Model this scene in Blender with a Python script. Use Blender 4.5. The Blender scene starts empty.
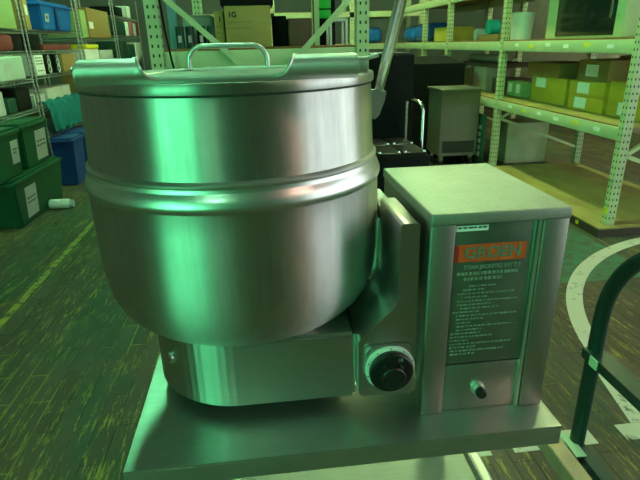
import bpy, bmesh, math, random
from mathutils import Vector, Matrix
random.seed(7)
S = bpy.context.scene
COL = S.collection
H = 1.47            # eye height above the floor
PI = math.pi

# ------------------------------------------------------------------ materials
def newmat(name):
    m = bpy.data.materials.new(name); m.use_nodes = True
    nt = m.node_tree; b = nt.nodes['Principled BSDF']
    return m, nt, b
def N(nt, t, **kw):
    n = nt.nodes.new(t)
    for k, v in kw.items(): setattr(n, k, v)
    return n
def ramp(nt, fac, stops):
    r = N(nt, 'ShaderNodeValToRGB'); e = r.color_ramp.elements
    while len(e) < len(stops): e.new(0.5)
    for i, (p, c) in enumerate(stops):
        e[i].position = p; e[i].color = (c[0], c[1], c[2], 1) if not isinstance(c, (int, float)) else (c, c, c, 1)
    nt.links.new(fac, r.inputs[0]); return r.outputs[0]
def noise(nt, scale, detail=4, vec=None, rough=.6):
    n = N(nt, 'ShaderNodeTexNoise'); n.inputs['Scale'].default_value = scale
    n.inputs['Detail'].default_value = detail; n.inputs['Roughness'].default_value = rough
    if vec is not None: nt.links.new(vec, n.inputs['Vector'])
    return n.outputs['Fac']
def mapped(nt, scale=(1, 1, 1), space='Object', rot=(0, 0, 0)):
    tc = N(nt, 'ShaderNodeTexCoord'); mp = N(nt, 'ShaderNodeMapping')
    mp.inputs['Scale'].default_value = scale; mp.inputs['Rotation'].default_value = rot
    nt.links.new(tc.outputs[space], mp.inputs[0]); return mp.outputs[0]
def plain(name, col, rough=.55, metal=0., var=.12, scale=6., bump=0., spec=.5):
    m, nt, b = newmat(name)
    v = mapped(nt); f = noise(nt, scale, 4, v)
    lo = tuple(c * (1 - var) for c in col); hi = tuple(min(1, c * (1 + var)) for c in col)
    nt.links.new(ramp(nt, f, [(.3, lo), (.7, hi)]), b.inputs['Base Color'])
    b.inputs['Roughness'].default_value = rough; b.inputs['Metallic'].default_value = metal
    b.inputs['Specular IOR Level'].default_value = spec
    if bump:
        bp = N(nt, 'ShaderNodeBump'); bp.inputs['Strength'].default_value = bump
        nt.links.new(noise(nt, scale * 8, 3, v), bp.inputs['Height']); nt.links.new(bp.outputs[0], b.inputs['Normal'])
    return m
def steel(name, col, rlo, rhi, brush=(1, 1, 60), aniso=0., rot=0., wear=.5, bump=.05, tangent=None, spots=0.):
    m, nt, b = newmat(name)
    b.inputs['Metallic'].default_value = 1
    v = mapped(nt, brush); f = noise(nt, 6, 5, v)
    v2 = mapped(nt); g = noise(nt, 7, 6, v2, .7)
    mix = N(nt, 'ShaderNodeMath', operation='MULTIPLY_ADD')
    nt.links.new(f, mix.inputs[0]); mix.inputs[1].default_value = .45
    h = N(nt, 'ShaderNodeMath', operation='MULTIPLY'); nt.links.new(g, h.inputs[0]); h.inputs[1].default_value = .55
    nt.links.new(h.outputs[0], mix.inputs[2])
    dk = tuple(c * (1 - .35 * wear) for c in col)
    base = ramp(nt, mix.outputs[0], [(.3, dk), (.62, col)])
    if spots:
        vo = N(nt, 'ShaderNodeTexVoronoi'); vo.inputs['Scale'].default_value = 130
        nt.links.new(v2, vo.inputs['Vector'])
        sp = ramp(nt, vo.outputs['Distance'], [(.05, 1.), (.16, 0.)])
        gate = ramp(nt, noise(nt, 26, 3, v2), [(.55, 0.), (.66, spots)])
        mm = N(nt, 'ShaderNodeMath', operation='MULTIPLY'); nt.links.new(sp, mm.inputs[0]); nt.links.new(gate, mm.inputs[1])
        mx = N(nt, 'ShaderNodeMixRGB'); nt.links.new(mm.outputs[0], mx.inputs[0]); nt.links.new(base, mx.inputs[1])
        mx.inputs[2].default_value = (.75, .78, .74, 1); base = mx.outputs[0]
    nt.links.new(base, b.inputs['Base Color'])
    nt.links.new(ramp(nt, mix.outputs[0], [(.3, rhi), (.7, rlo)]), b.inputs['Roughness'])
    if bump:
        bp = N(nt, 'ShaderNodeBump'); bp.inputs['Strength'].default_value = bump; bp.inputs['Distance'].default_value = .004
        nt.links.new(mix.outputs[0], bp.inputs['Height']); nt.links.new(bp.outputs[0], b.inputs['Normal'])
    if aniso:
        b.inputs['Anisotropic'].default_value = aniso; b.inputs['Anisotropic Rotation'].default_value = rot
        t = N(nt, 'ShaderNodeTangent'); t.direction_type = 'RADIAL'; t.axis = 'Z'
        nt.links.new(t.outputs[0], b.inputs['Tangent'])
    return m
def emit(name, col, st):
    m, nt, b = newmat(name)
    b.inputs['Base Color'].default_value = (*col, 1)
    b.inputs['Emission Color'].default_value = (*col, 1); b.inputs['Emission Strength'].default_value = st
    return m

M = {}
M['kettle'] = steel('brushed_kettle_steel', (.70, .70, .67), .34, .46, (16, 16, 1.1), aniso=.92, rot=.25, wear=.75, bump=.004, spots=.25)
M['lip'] = steel('satin_lip_steel', (.78, .78, .75), .40, .52, (4, 60, 60), wear=.25, bump=.02, spots=.2)
M['ring'] = steel('polished_ring_steel', (.74, .74, .71), .26, .36, (4, 4, 60), wear=.3, bump=.01, spots=.2)
M['base'] = steel('satin_base_steel', (.62, .63, .60), .30, .42, (3, 3, 30), aniso=.88, rot=.25, wear=.4, bump=.006, spots=.5)
M['console'] = steel('worn_console_steel', (.47, .47, .43), .34, .5, (50, 50, 3), wear=.5, bump=.03, spots=.25)
M['cartsteel'] = steel('dull_cart_steel', (.26, .27, .21), .45, .6, (4, 4, 40), wear=.3, bump=.02)
M['cover'] = steel('dull_cover_steel', (.45, .47, .41), .5, .66, (30, 30, 30), wear=.5, bump=.08, spots=.12)
M['table'] = steel('table_steel', (.64, .65, .62), .34, .50, (3, 50, 3), wear=.5, bump=.02, spots=.15)
M['shelfsteel'] = steel('dull_shelf_steel', (.36, .40, .36), .5, .62, (3, 40, 3), wear=.4, bump=.02)
M['lidsteel'] = steel('stained_lid_steel', (.30, .32, .29), .42, .55, (3, 40, 40), wear=.5, bump=.02)
M['chrome'] = plain('chrome', (.72, .73, .71), .16, 1., .06)
M['white_metal'] = plain('dull_aluminium', (.74, .75, .70), .35, .9, .1)
M['plate'] = plain('dark_instruction_plate', (.19, .22, .18), .36, .75, .2, 12)
M['orange'] = plain('orange_ink', (.90, .10, .015), .5, 0, .15, 30)
M['red'] = plain('red_ink', (.5, .03, .02), .5, 0, .15, 30)
M['greyink'] = plain('worn_grey_lettering', (.20, .23, .19), .5, .2, .1)
M['textink'] = plain('pale_lettering', (.30, .35, .29), .5, .2, .3, 60)
M['blackp'] = plain('black_plastic', (.012, .013, .012), .4, 0, .3, 20)
M['blackm'] = plain('matt_black', (.006, .008, .007), .75, 0, .3, 10, 0, .15)
M['rack'] = plain('cream_rack_paint', (.52, .58, .32), .45, 0, .07, 9)
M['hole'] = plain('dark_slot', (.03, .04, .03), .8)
M['wire'] = plain('zinc_wire', (.50, .52, .48), .35, .8, .15)
def wood(name, c1, c2, sc=(3, 30, 30)):
    m, nt, b = newmat(name); v = mapped(nt, sc)
    nt.links.new(ramp(nt, noise(nt, 2.2, 6, v, .65), [(.3, c1), (.7, c2)]), b.inputs['Base Color'])
    b.inputs['Roughness'].default_value = .65; return m
M['deck'] = wood('particle_board_deck', (.25, .20, .05), (.42, .34, .09), (2.5, 1.2, 4))
M['deckedge'] = wood('brown_board_edge', (.20, .07, .02), (.30, .11, .03))
M['basewood'] = wood('dark_timber_edge', (.03, .025, .015), (.07, .05, .03))
def card(name, c):
    m, nt, b = newmat(name); v = mapped(nt, (2, 2, 7))
    nt.links.new(ramp(nt, noise(nt, 3, 4, v), [(.3, tuple(x * .85 for x in c)), (.7, c)]), b.inputs['Base Color'])
    b.inputs['Roughness'].default_value = .8; return m
M['card'] = card('cardboard', (.50, .36, .11)); M['card2'] = card('brown_cardboard', (.36, .22, .07))
M['cardy'] = card('ochre_cardboard', (.62, .42, .03)); M['cardd'] = card('dark_brown_cardboard', (.16, .075, .05))
M['cardl'] = card('pale_green_box', (.36, .52, .20)); M['cardp'] = card('pinkish_carton', (.45, .33, .27))
M['chest'] = plain('cream_chest_paint', (.58, .58, .36), .6)
M['paper'] = plain('white_paper', (.88, .88, .83), .8, 0, .06)
M['tape'] = plain('tan_tape', (.55, .43, .22), .45)
M['grey'] = plain('pale_grey_plastic', (.55, .58, .54), .5)
M['mint'] = plain('pale_grey_casing', (.50, .62, .54), .45)
M['green'] = plain('green_plastic', (.006, .085, .034), .42, 0, .2)
M['lime'] = plain('bright_green_plastic', (.02, .55, .05), .45)
M['dgreen'] = plain('dark_green_plastic', (.01, .06, .035), .45)
M['blue'] = plain('blue_plastic', (.006, .13, .48), .42, 0, .12)
M['dblue'] = plain('navy_plastic', (.01, .05, .22), .5, 0, .2)
M['teal'] = plain('teal_cloth', (.01, .26, .28), .8, 0, .25, 14, .4)
M['turq'] = plain('turquoise_foam', (.02, .50, .42), .7)
M['maroon'] = plain('maroon_plastic', (.20, .035, .035), .6)
M['pink'] = plain('pink_binder', (.50, .16, .18), .6)
M['yellow'] = plain('yellow_card', (.75, .68, .02), .6)
M['yel2'] = plain('mustard_carton', (.50, .40, .04), .6)
M['mauve'] = plain('mauve_wall_paint', (.26, .20, .19), .8)
M['greywall'] = plain('grey_wall_paint', (.17, .18, .16), .85, 0, .1, 1.5)
M['cartgreen'] = plain('dark_green_enamel', (.007, .040, .030), .38, .0, .25, 14)
M['tan'] = plain('tan_steel_rail', (.50, .36, .24), .5, .3, .15)
M['glass'] = plain('dark_glass', (.012, .02, .016), .12, 0, .1)
M['skyblue'] = plain('pale_blue_sheet', (.25, .45, .55), .6)
M['rubber'] = plain('black_rubber', (.02, .02, .02), .7)
M['lampg'] = emit('green_tinged_tube', (.24, 1., .46), 52.)
M['lampm'] = emit('pale_green_tube', (.38, 1., .52), 42.)
M['lampb'] = emit('pale_mint_tube', (.36, 1., .55), 36.)
M['lampo'] = emit('added_orange_tube', (1., .62, .50), 20.)  # unseen lamp added for the kettle's orange streak and pink lip wing
M['lampy'] = emit('yellow_green_tube', (.74, 1., .46), 100.)

def floor_mat():
    m, nt, b = newmat('worn_wood_block_floor')
    v = mapped(nt, (1, 1, 1), rot=(0, 0, PI / 2))
    br = N(nt, 'ShaderNodeTexBrick'); nt.links.new(v, br.inputs['Vector'])
    br.inputs['Scale'].default_value = 1; br.inputs['Brick Width'].default_value = .42; br.inputs['Row Height'].default_value = .085
    br.inputs['Mortar Size'].default_value = .004; br.inputs['Mortar Smooth'].default_value = .3
    br.inputs['Color1'].default_value = (.085, .062, .042, 1); br.inputs['Color2'].default_value = (.105, .08, .055, 1)
    br.inputs['Mortar'].default_value = (.042, .034, .022, 1)
    # worn green floor paint
    v1 = mapped(nt, (1.2, .45, 1)); gp = ramp(nt, noise(nt, 2.0, 7, v1, .7), [(.50, 0.), (.60, .55)])
    mx = N(nt, 'ShaderNodeMixRGB'); nt.links.new(gp, mx.inputs[0]); nt.links.new(br.outputs['Color'], mx.inputs[1])
    mx.inputs[2].default_value = (.025, .085, .045, 1)
    # streaks of old yellow paint left in the joints
    v2 = mapped(nt, (14, 1.9, 1)); y1 = noise(nt, 3.2, 9, v2, .78)
    v3 = mapped(nt, (.7, .5, 1)); y2 = ramp(nt, noise(nt, 1.7, 3, v3), [(.36, 0.), (.52, 1.)])
    yy = ramp(nt, y1, [(.54, 0.), (.60, .95)])
    jn = ramp(nt, noise(nt, 2.6, 5, v3, .7), [(.50, 0.), (.58, .75)]); jj = N(nt, 'ShaderNodeMath', operation='MULTIPLY'); nt.links.new(jn, jj.inputs[0]); nt.links.new(br.outputs['Fac'], jj.inputs[1])
    ym = N(nt, 'ShaderNodeMath', operation='MULTIPLY'); nt.links.new(yy, ym.inputs[0]); nt.links.new(y2, ym.inputs[1])
    mu = N(nt, 'ShaderNodeMath', operation='MAXIMUM'); nt.links.new(ym.outputs[0], mu.inputs[0]); nt.links.new(jj.outputs[0], mu.inputs[1])
    m2 = N(nt, 'ShaderNodeMixRGB'); nt.links.new(mu.outputs[0], m2.inputs[0]); nt.links.new(mx.outputs[0], m2.inputs[1])
    m2.inputs[2].default_value = (.34, .27, .05, 1)
    nt.links.new(m2.outputs[0], b.inputs['Base Color'])
    nt.links.new(ramp(nt, noise(nt, 5, 4, v1), [(.3, .45), (.7, .75)]), b.inputs['Roughness']); b.inputs['Specular IOR Level'].default_value = .3
    bp = N(nt, 'ShaderNodeBump'); bp.inputs['Strength'].default_value = .35; bp.inputs['Distance'].default_value = .004
    inv = N(nt, 'ShaderNodeMath', operation='SUBTRACT'); inv.inputs[0].default_value = 1; nt.links.new(br.outputs['Fac'], inv.inputs[1])
    nt.links.new(inv.outputs[0], bp.inputs['Height']); nt.links.new(bp.outputs[0], b.inputs['Normal'])
    return m
def paint_mat(name, c, under=(.09, .07, .045), lo=.40, hi=.5):
    m, nt, b = newmat(name); v = mapped(nt, (3, 3, 1))
    f = ramp(nt, noise(nt, 4, 7, v, .7), [(lo, 0.), (hi, 1.)])
    mx = N(nt, 'ShaderNodeMixRGB'); nt.links.new(f, mx.inputs[0]); mx.inputs[1].default_value = (*under, 1); mx.inputs[2].default_value = (*c, 1)
    nt.links.new(mx.outputs[0], b.inputs['Base Color']); b.inputs['Roughness'].default_value = .55
    return m
M['floor'] = floor_mat()
M['pwhite'] = paint_mat('worn_white_floor_paint', (.62, .60, .48), lo=.34, hi=.44)
M['pyellow'] = paint_mat('worn_yellow_floor_paint', (.42, .34, .05), lo=.42, hi=.52)
M['pgreen'] = paint_mat('worn_green_floor_paint', (.05, .19, .10), under=(.085, .07, .045), lo=.36, hi=.58)
M['ptag'] = plain('pale_green_tag', (.50, .68, .45), .6)

# ------------------------------------------------------------------ mesh helpers
class MB:
    def __init__(s): s.bm = bmesh.new(); s.marks = []
    def mat(s, m): s.bm.faces.ensure_lookup_table(); s.marks.append((len(s.bm.faces), m)); return s   # faces added from here on use material m
    def merge(s, t):
        me = bpy.data.meshes.new('tmp'); t.to_mesh(me); t.free(); s.bm.from_mesh(me); bpy.data.meshes.remove(me)
    def box(s, x0, x1, y0, y1, z0, z1, bev=0., seg=2, rot=0.):
        t = bmesh.new(); bmesh.ops.create_cube(t, size=1)
        bmesh.ops.scale(t, vec=(abs(x1 - x0), abs(y1 - y0), abs(z1 - z0)), verts=t.verts)
        if bev: bmesh.ops.bevel(t, geom=t.edges[:], offset=bev, segments=seg, affect='EDGES', profile=.5)
        if rot: bmesh.ops.rotate(t, cent=(0, 0, 0), matrix=Matrix.Rotation(rot, 3, 'Z'), verts=t.verts)
        bmesh.ops.translate(t, vec=((x0 + x1) / 2, (y0 + y1) / 2, (z0 + z1) / 2), verts=t.verts)
        s.merge(t); return s
    def bar(s, a, b, w, d, up=(0, 0, 1), bev=0.):
        a = Vector(a); b = Vector(b); L = (b - a).length
        t = bmesh.new(); bmesh.ops.create_cube(t, size=1); bmesh.ops.scale(t, vec=(w, d, L), verts=t.verts)
        if bev: bmesh.ops.bevel(t, geom=t.edges[:], offset=bev, segments=2, affect='EDGES')
        z = (b - a).normalized(); u = Vector(up)
        if abs(z.dot(u)) > .98: u = Vector((0, 1, 0))
        x = u.cross(z).normalized(); y = z.cross(x)
        R = Matrix((x, y, z)).transposed()
        bmesh.ops.rotate(t, cent=(0, 0, 0), matrix=R, verts=t.verts)
        bmesh.ops.translate(t, vec=(a + b) / 2, verts=t.verts); s.merge(t); return s
    def tube(s, pts, r, n=12, closed=False):
        pts = [Vector(p) for p in pts]; rs = r if isinstance(r, (list, tuple)) else [r] * len(pts)
        rings = []; K = len(pts); prev = None
        for i, p in enumerate(pts):
            if closed: d = pts[(i + 1) % K] - pts[i - 1]
            else: d = pts[min(i + 1, K - 1)] - pts[max(i - 1, 0)]
            d.normalize()
            u = prev if prev is not None else (Vector((0, 0, 1)) if abs(d.z) < .9 else Vector((1, 0, 0)))
            x = (u - d * u.dot(d)).normalized(); y = d.cross(x); prev = x
            rings.append([s.bm.verts.new(p + (x * math.cos(2 * PI * k / n) + y * math.sin(2 * PI * k / n)) * rs[i]) for k in range(n)])
        for i in range(K if closed else K - 1):
            A = rings[i]; B = rings[(i + 1) % K]
            for k in range(n): s.bm.faces.new((A[k], A[(k + 1) % n], B[(k + 1) % n], B[k]))
        if not closed: s.bm.faces.new(rings[0][::-1]); s.bm.faces.new(rings[-1])
        return s
    def cyl(s, a, b, r, n=20, r2=None): return s.tube([a, b], [r, r if r2 is None else r2], n)
    def lathe(s, prof, c=(0, 0, 0), n=64, axis='Z'):
        rings = []
        for r, z in prof:
            if r < 1e-5: rings.append([s.bm.verts.new((0, 0, z))])
            else: rings.append([s.bm.verts.new((r * math.cos(2 * PI * k / n), r * math.sin(2 * PI * k / n), z)) for k in range(n)])
        for A, B in zip(rings, rings[1:]):
            for k in range(n):
                q = [A[k % len(A)], A[(k + 1) % len(A)], B[(k + 1) % len(B)], B[k % len(B)]]
                u = []
                for w in q:
                    if w not in u: u.append(w)
                if len(u) > 2: s.bm.faces.new(u)
        vs = [v for R in rings for v in R]
        if axis == 'Y': bmesh.ops.rotate(s.bm, cent=(0, 0, 0), matrix=Matrix.Rotation(PI / 2, 3, 'X'), verts=vs)   # +z -> -y
        if axis == 'X': bmesh.ops.rotate(s.bm, cent=(0, 0, 0), matrix=Matrix.Rotation(PI / 2, 3, 'Y'), verts=vs)
        bmesh.ops.translate(s.bm, vec=c, verts=vs); return s
    def prism(s, poly, lo, hi, axis='Y', bev=0., seg=2):
        t = bmesh.new()
        f = {'Y': lambda p, h: (p[0], h, p[1]), 'Z': lambda p, h: (p[0], p[1], h), 'X': lambda p, h: (h, p[0], p[1])}[axis]
        A = [t.verts.new(f(p, lo)) for p in poly]; B = [t.verts.new(f(p, hi)) for p in poly]; n = len(poly)
        t.faces.new(A); t.faces.new(B[::-1])
        for k in range(n): t.faces.new((A[k], B[k], B[(k + 1) % n], A[(k + 1) % n]))
        bmesh.ops.recalc_face_normals(t, faces=t.faces[:])
        if bev: bmesh.ops.bevel(t, geom=t.edges[:], offset=bev, segments=seg, affect='EDGES')
        s.merge(t); return s
    def build(s, name, mat, parent=None, at=None, smooth=40):
        bm = s.bm
        if s.marks:
            bm.faces.ensure_lookup_table(); bm.faces.index_update()
            for q, (st, mm) in enumerate(s.marks):
                for fc in bm.faces[st:]: fc.material_index = q + 1
        bmesh.ops.recalc_face_normals(bm, faces=bm.faces[:])
        org = Vector(at) if at is not None else Vector(ORG.get(parent.name, (0, 0, 0))) if parent else Vector((0, 0, 0))
        if at is None and parent is None and bm.verts:
            xs = [v.co for v in bm.verts]
            org = Vector(((min(c.x for c in xs) + max(c.x for c in xs)) / 2, (min(c.y for c in xs) + max(c.y for c in xs)) / 2, min(c.z for c in xs)))
        bmesh.ops.translate(bm, vec=-org, verts=bm.verts)
        me = bpy.data.meshes.new(name); bm.to_mesh(me); bm.free()
        me.materials.append(M[mat] if isinstance(mat, str) else mat)
        for _, mm in s.marks: me.materials.append(M[mm])
        if smooth:
            me.polygons.foreach_set('use_smooth', [True] * len(me.polygons))
            me.set_sharp_from_angle(angle=math.radians(smooth))
        o = bpy.data.objects.new(name, me); COL.objects.link(o)
        if parent is not None:
            o.parent = parent; ORG[o.name] = ORG.get(parent.name, Vector((0, 0, 0)))
        else: o.location = org; ORG[o.name] = org
        return o
ORG = {}
def tag(o, label, cat, group=None, kind=None):
    o['label'] = label; o['category'] = cat
    if group: o['group'] = group
    if kind: o['kind'] = kind
    return o
def thing(name, loc, label, cat, group=None):
    o = bpy.data.objects.new(name, None); COL.objects.link(o); o.location = loc; o.empty_display_size = .1
    ORG[o.name] = Vector(loc); return tag(o, label, cat, group)
def struct(name, mb, mat):
    o = mb.build(name, mat); o['kind'] = 'structure'; return o
def box(*a, **k): return MB().box(*a, **k)
def text_mesh(txt, size, loc, mat, name, parent, xdir=(1, 0, 0), ydir=(0, 0, 1), thick=.0006, bold=0., align='CENTER', sx=1.):
    cu = bpy.data.curves.new('t', 'FONT'); cu.body = txt; cu.size = size; cu.extrude = thick; cu.offset = bold
    cu.align_x = align; cu.align_y = 'CENTER'
    ob = bpy.data.objects.new('t', cu); COL.objects.link(ob)
    dg = bpy.context.evaluated_depsgraph_get(); me = bpy.data.meshes.new_from_object(ob.evaluated_get(dg))
    bpy.data.objects.remove(ob); bpy.data.curves.remove(cu)
    X = Vector(xdir).normalized(); Y = Vector(ydir).normalized(); Z = X.cross(Y)
    m = MB(); m.bm.from_mesh(me); bpy.data.meshes.remove(me)
    for v in m.bm.verts: v.co = Vector(loc) + X * v.co.x * sx + Y * v.co.y + Z * v.co.z
    return m.build(name, mat, parent, smooth=0)
def dashes(x0, x1, z, h, y, rnd, m, wmin=.006, wmax=.02, gap=.004, ax='x'):
    # an unreadable line of print: short raised strokes on a surface facing -y (or facing +-x)
    x = x0
    while x < x1 - .002:
        w = min(rnd.uniform(wmin, wmax), x1 - x)
        if ax == 'x': m.box(x, x + w, y - .0004, y + .0004, z - h / 2, z + h / 2)
        else: m.box(y - .0006, y + .0006, x, x + w, z - h / 2, z + h / 2)
        x += w + gap * rnd.uniform(.6, 1.6)

# ------------------------------------------------------------------ the hall
struct('floor', box(-6, 6.0, -12.5, 14, -.1, 0), 'floor')
struct('ceiling', box(-6, 6.0, -12.5, 14, 5.2, 5.3), 'greywall')
struct('wall_back', box(-6, 6.0, 14, 14.15, 0, 5.2), 'greywall')
struct('wall_left', box(-6.15, -6, -12.5, 14, 0, 5.2), 'greywall')
struct('wall_right', box(6.0, 6.15, -12.5, 14, 0, 5.2), 'mauve')
struct('wall_front', box(-6, 6.0, -12.65, -12.5, 0, 5.2), 'greywall')

# painted marks on the floor
m = MB(); m.box(-1.595, -1.55, 1.2, 12, 0, .002); struct('trim_1', m, 'pyellow')
m = MB(); c = (2.62, 2.30); r = .93      # painted ring on the right
def ring_sector(m, c, r0, r1, a0, a1, n=40, z=.002):
    for k in range(n):
        t0 = a0 + (a1 - a0) * k / n; t1 = a0 + (a1 - a0) * (k + 1) / n
        p = [(c[0] + q * math.cos(t), c[1] + q * math.sin(t)) for q, t in ((r0, t0), (r1, t0), (r1, t1), (r0, t1))]
        m.bm.faces.new([m.bm.verts.new((x, y, z)) for x, y in p])
RC = (3.345, 1.627); ring_sector(m, RC, 1.745, 1.837, math.radians(95), math.radians(167)); struct('trim_2', m, 'pwhite')
m = MB(); x = -.1
for w, g in ((.16, .02), (.15, .09), (.15, .02), (.16, .02), (.12, .09), (.19, .02), (.13, .12), (.16, .02), (.2, .1), (.2, .1)):
    m.box(x, x + w, 1.425, 1.51, 0, .002); x += w + g
struct('trim_3', m, 'pwhite')
struct('trim_4', MB().prism([(1.525, 2.02), (1.60, 2.02), (1.49, 1.512), (1.415, 1.512)], 0, .002, 'Z'), 'pwhite')

struct('trim_5', MB().prism([(1.72, 2.75), (2.5, 2.75), (2.5, 5.6), (1.72, 5.6)], 0, .001, 'Z'), 'pgreen')
# framed glowing panels added out of view, sized for the streaks on the kettle
def light_panel(i, side, y0, y1, z0, z1, mat):
    X = -6 if side < 0 else 6; q = lambda a, b: (X - side * a, X - side * b)
    a, b = q(0, .06)
    w = MB().box(a, b, y0 - .08, y1 + .08, z0 - .08, z0).box(a, b, y0 - .08, y1 + .08, z1, z1 + .08).box(a, b, y0 - .08, y0, z0, z1).box(a, b, y1, y1 + .08, z0, z1)
    f = w.build('added_panel_%d' % i, 'rack'); f['kind'] = 'structure'
    a, b = q(.01, .03); MB().box(a, b, y0, y1, z0, z1).build('pane', mat, f)
M['panelg'] = emit('green_glow_panel', (.14, 1., .42), 2.9)
M['panelw'] = emit('pale_glow_panel', (.90, .90, 1.), 1.05)
light_panel(1, -1, -12.0, -3.3, .1, 4.4, 'panelg')
light_panel(2, 1, -3.4, 3.2, .1, 4.2, 'panelw')
for i, (x, y, mt, lab) in enumerate([
        (-.2, 2.4, 'lampm', 'above the kettle and its table'),
        (-1.05, 4.7, 'lampg', 'above the aisle by the nearest wire shelving'), (1.6, 4.9, 'lampy', 'above the black cabinet and steel cart'),
        (1.7, 8.6, 'lampy', 'above the far end of the right racks'), (4.6, 6.5, 'lampy', 'behind the right pallet rack near the mauve wall'), (-1.6, 10., 'lampg', 'above the farthest wire shelving'),
        (-1.3, -3.2, 'lampb', 'left behind the photographer'), (3.7, -1.9, 'lampo', 'right behind the photographer, added for an orange streak on the kettle')]):
    t = thing('ceiling_light', (x, y, 4.2), 'long fluorescent ceiling fixture ' + lab, 'light', 'fluorescent ceiling fixtures')
    MB().prism([(x - .12, 4.28), (x + .12, 4.28), (x + .16, 4.2), (x - .16, 4.2)], y - .75, y + .75, 'Y').build('housing', 'white_metal', t)
    for dx in (-.07, .07): MB().cyl((x + dx, y - .72, 4.17), (x + dx, y + .72, 4.17), .022, 12).build('tube', mt, t)
    for dy in (-.6, .6): MB().cyl((x, y + dy, 4.28), (x, y + dy, 5.2), .006, 6).build('hanger', 'wire', t)

# ------------------------------------------------------------------ equipment table
T = H - .62         # table top height
tb = thing('steel_table', (.11, .93, 0), 'stainless steel equipment table carrying the tilting kettle and its console', 'table')
MB().box(-.25, .478, .648, 1.22, T - .004, T).box(-.25, .478, .6475, .652, T - .037, T - .0042).box(-.25, -.246, .648, 1.22, T - .037, T).box(.474, .478, .648, 1.22, T - .037, T).box(-.25, .478, 1.216, 1.22, T - .037, T).build('tabletop', 'table', tb)
us = MB().box(-.25, .470, .655, 1.22, .456, .460).build('undershelf', 'shelfsteel', tb)
MB().prism([(.470, .460), (.480, .472), (.500, .472), (.512, .455), (.512, .43), (.470, .43)], .655, 1.22, 'Y', bev=.002).build('shelf_rim', 'table', us)
for x, y in ((-.21, .70), (.43, 1.09), (-.21, 1.18), (.43, 1.18)):
    l = MB().cyl((x, y, .03), (x, y, T - .006), .019, 16).build('leg', 'table', tb)
    MB().lathe([(0, 0), (.024, 0), (.024, .02), (.019, .035), (0, .035)], (x, y, 0), 16).build('foot', 'rubber', l)

# ------------------------------------------------------------------ tilting kettle
KX, KY = -.048, .93
kt = thing('tilting_kettle', (.11, .93, T), 'brushed stainless steam kettle with pouring lip, tilt lever and control console on steel table', 'kettle')
def z(v): return H + v
outer = [(0, -.4893), (.061, -.4886), (.108, -.4855), (.1445, -.4799), (.174, -.4719), (.198, -.4616), (.2166, -.4491), (.2308, -.4345), (.241, -.418), (.2475, -.3998), (.2515, -.3802), (.2535, -.3592), (.2545, -.3372), (.255, -.3145), (.255, -.28), (.2547, -.252), (.2545, -.2165), (.2560, -.2135), (.2574, -.2095), (.2572, -.205), (.2530, -.193), (.2500, -.1895), (.2490, -.187), (.2488, -.182), (.2505, -.1795), (.2507, -.1765), (.2490, -.174), (.2470, -.172), (.2455, -.16), (.2415, -.068), (.2410, -.046)]
inner = [(.236, -.046), (.236, -.062), (.240, -.19), (.246, -.30), (.240, -.38), (.19, -.44), (.10, -.465), (0, -.47)]
bowl = MB().lathe([(r, z(v)) for r, v in outer + inner], (KX, KY, 0), 160).build('kettle_bowl', 'kettle', kt, smooth=30)
MB().lathe([(r + .0012, z(v)) for r, v in outer if -.218 < v < -.171] + [(.2440, z(-.171)), (.2440, z(-.2168))], (KX, KY, 0), 160).build('bead_ring', 'ring', bowl, smooth=30)
MB().lathe([(.2402, z(-.0585)), (.2428, z(-.0585)), (.2428, z(-.0612)), (.2402, z(-.0612)), (.2402, z(-.0585))], (KX, KY, 0), 120).build('rim_shade_grime', 'hole', bowl, smooth=30)  # dark ring added to paint the line of shadow and dirt under the rim
MB().lathe([(.2405, z(-.0565)), (.2445, z(-.0580)), (.2455, z(-.056)), (.2455, z(-.047)), (.2440, z(-.044)), (.236, z(-.044)), (.236, z(-.05)), (.2405, z(-.05)), (.2405, z(-.0565))], (KX, KY, 0), 160).build('rim_band', 'kettle', bowl, smooth=30)
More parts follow.
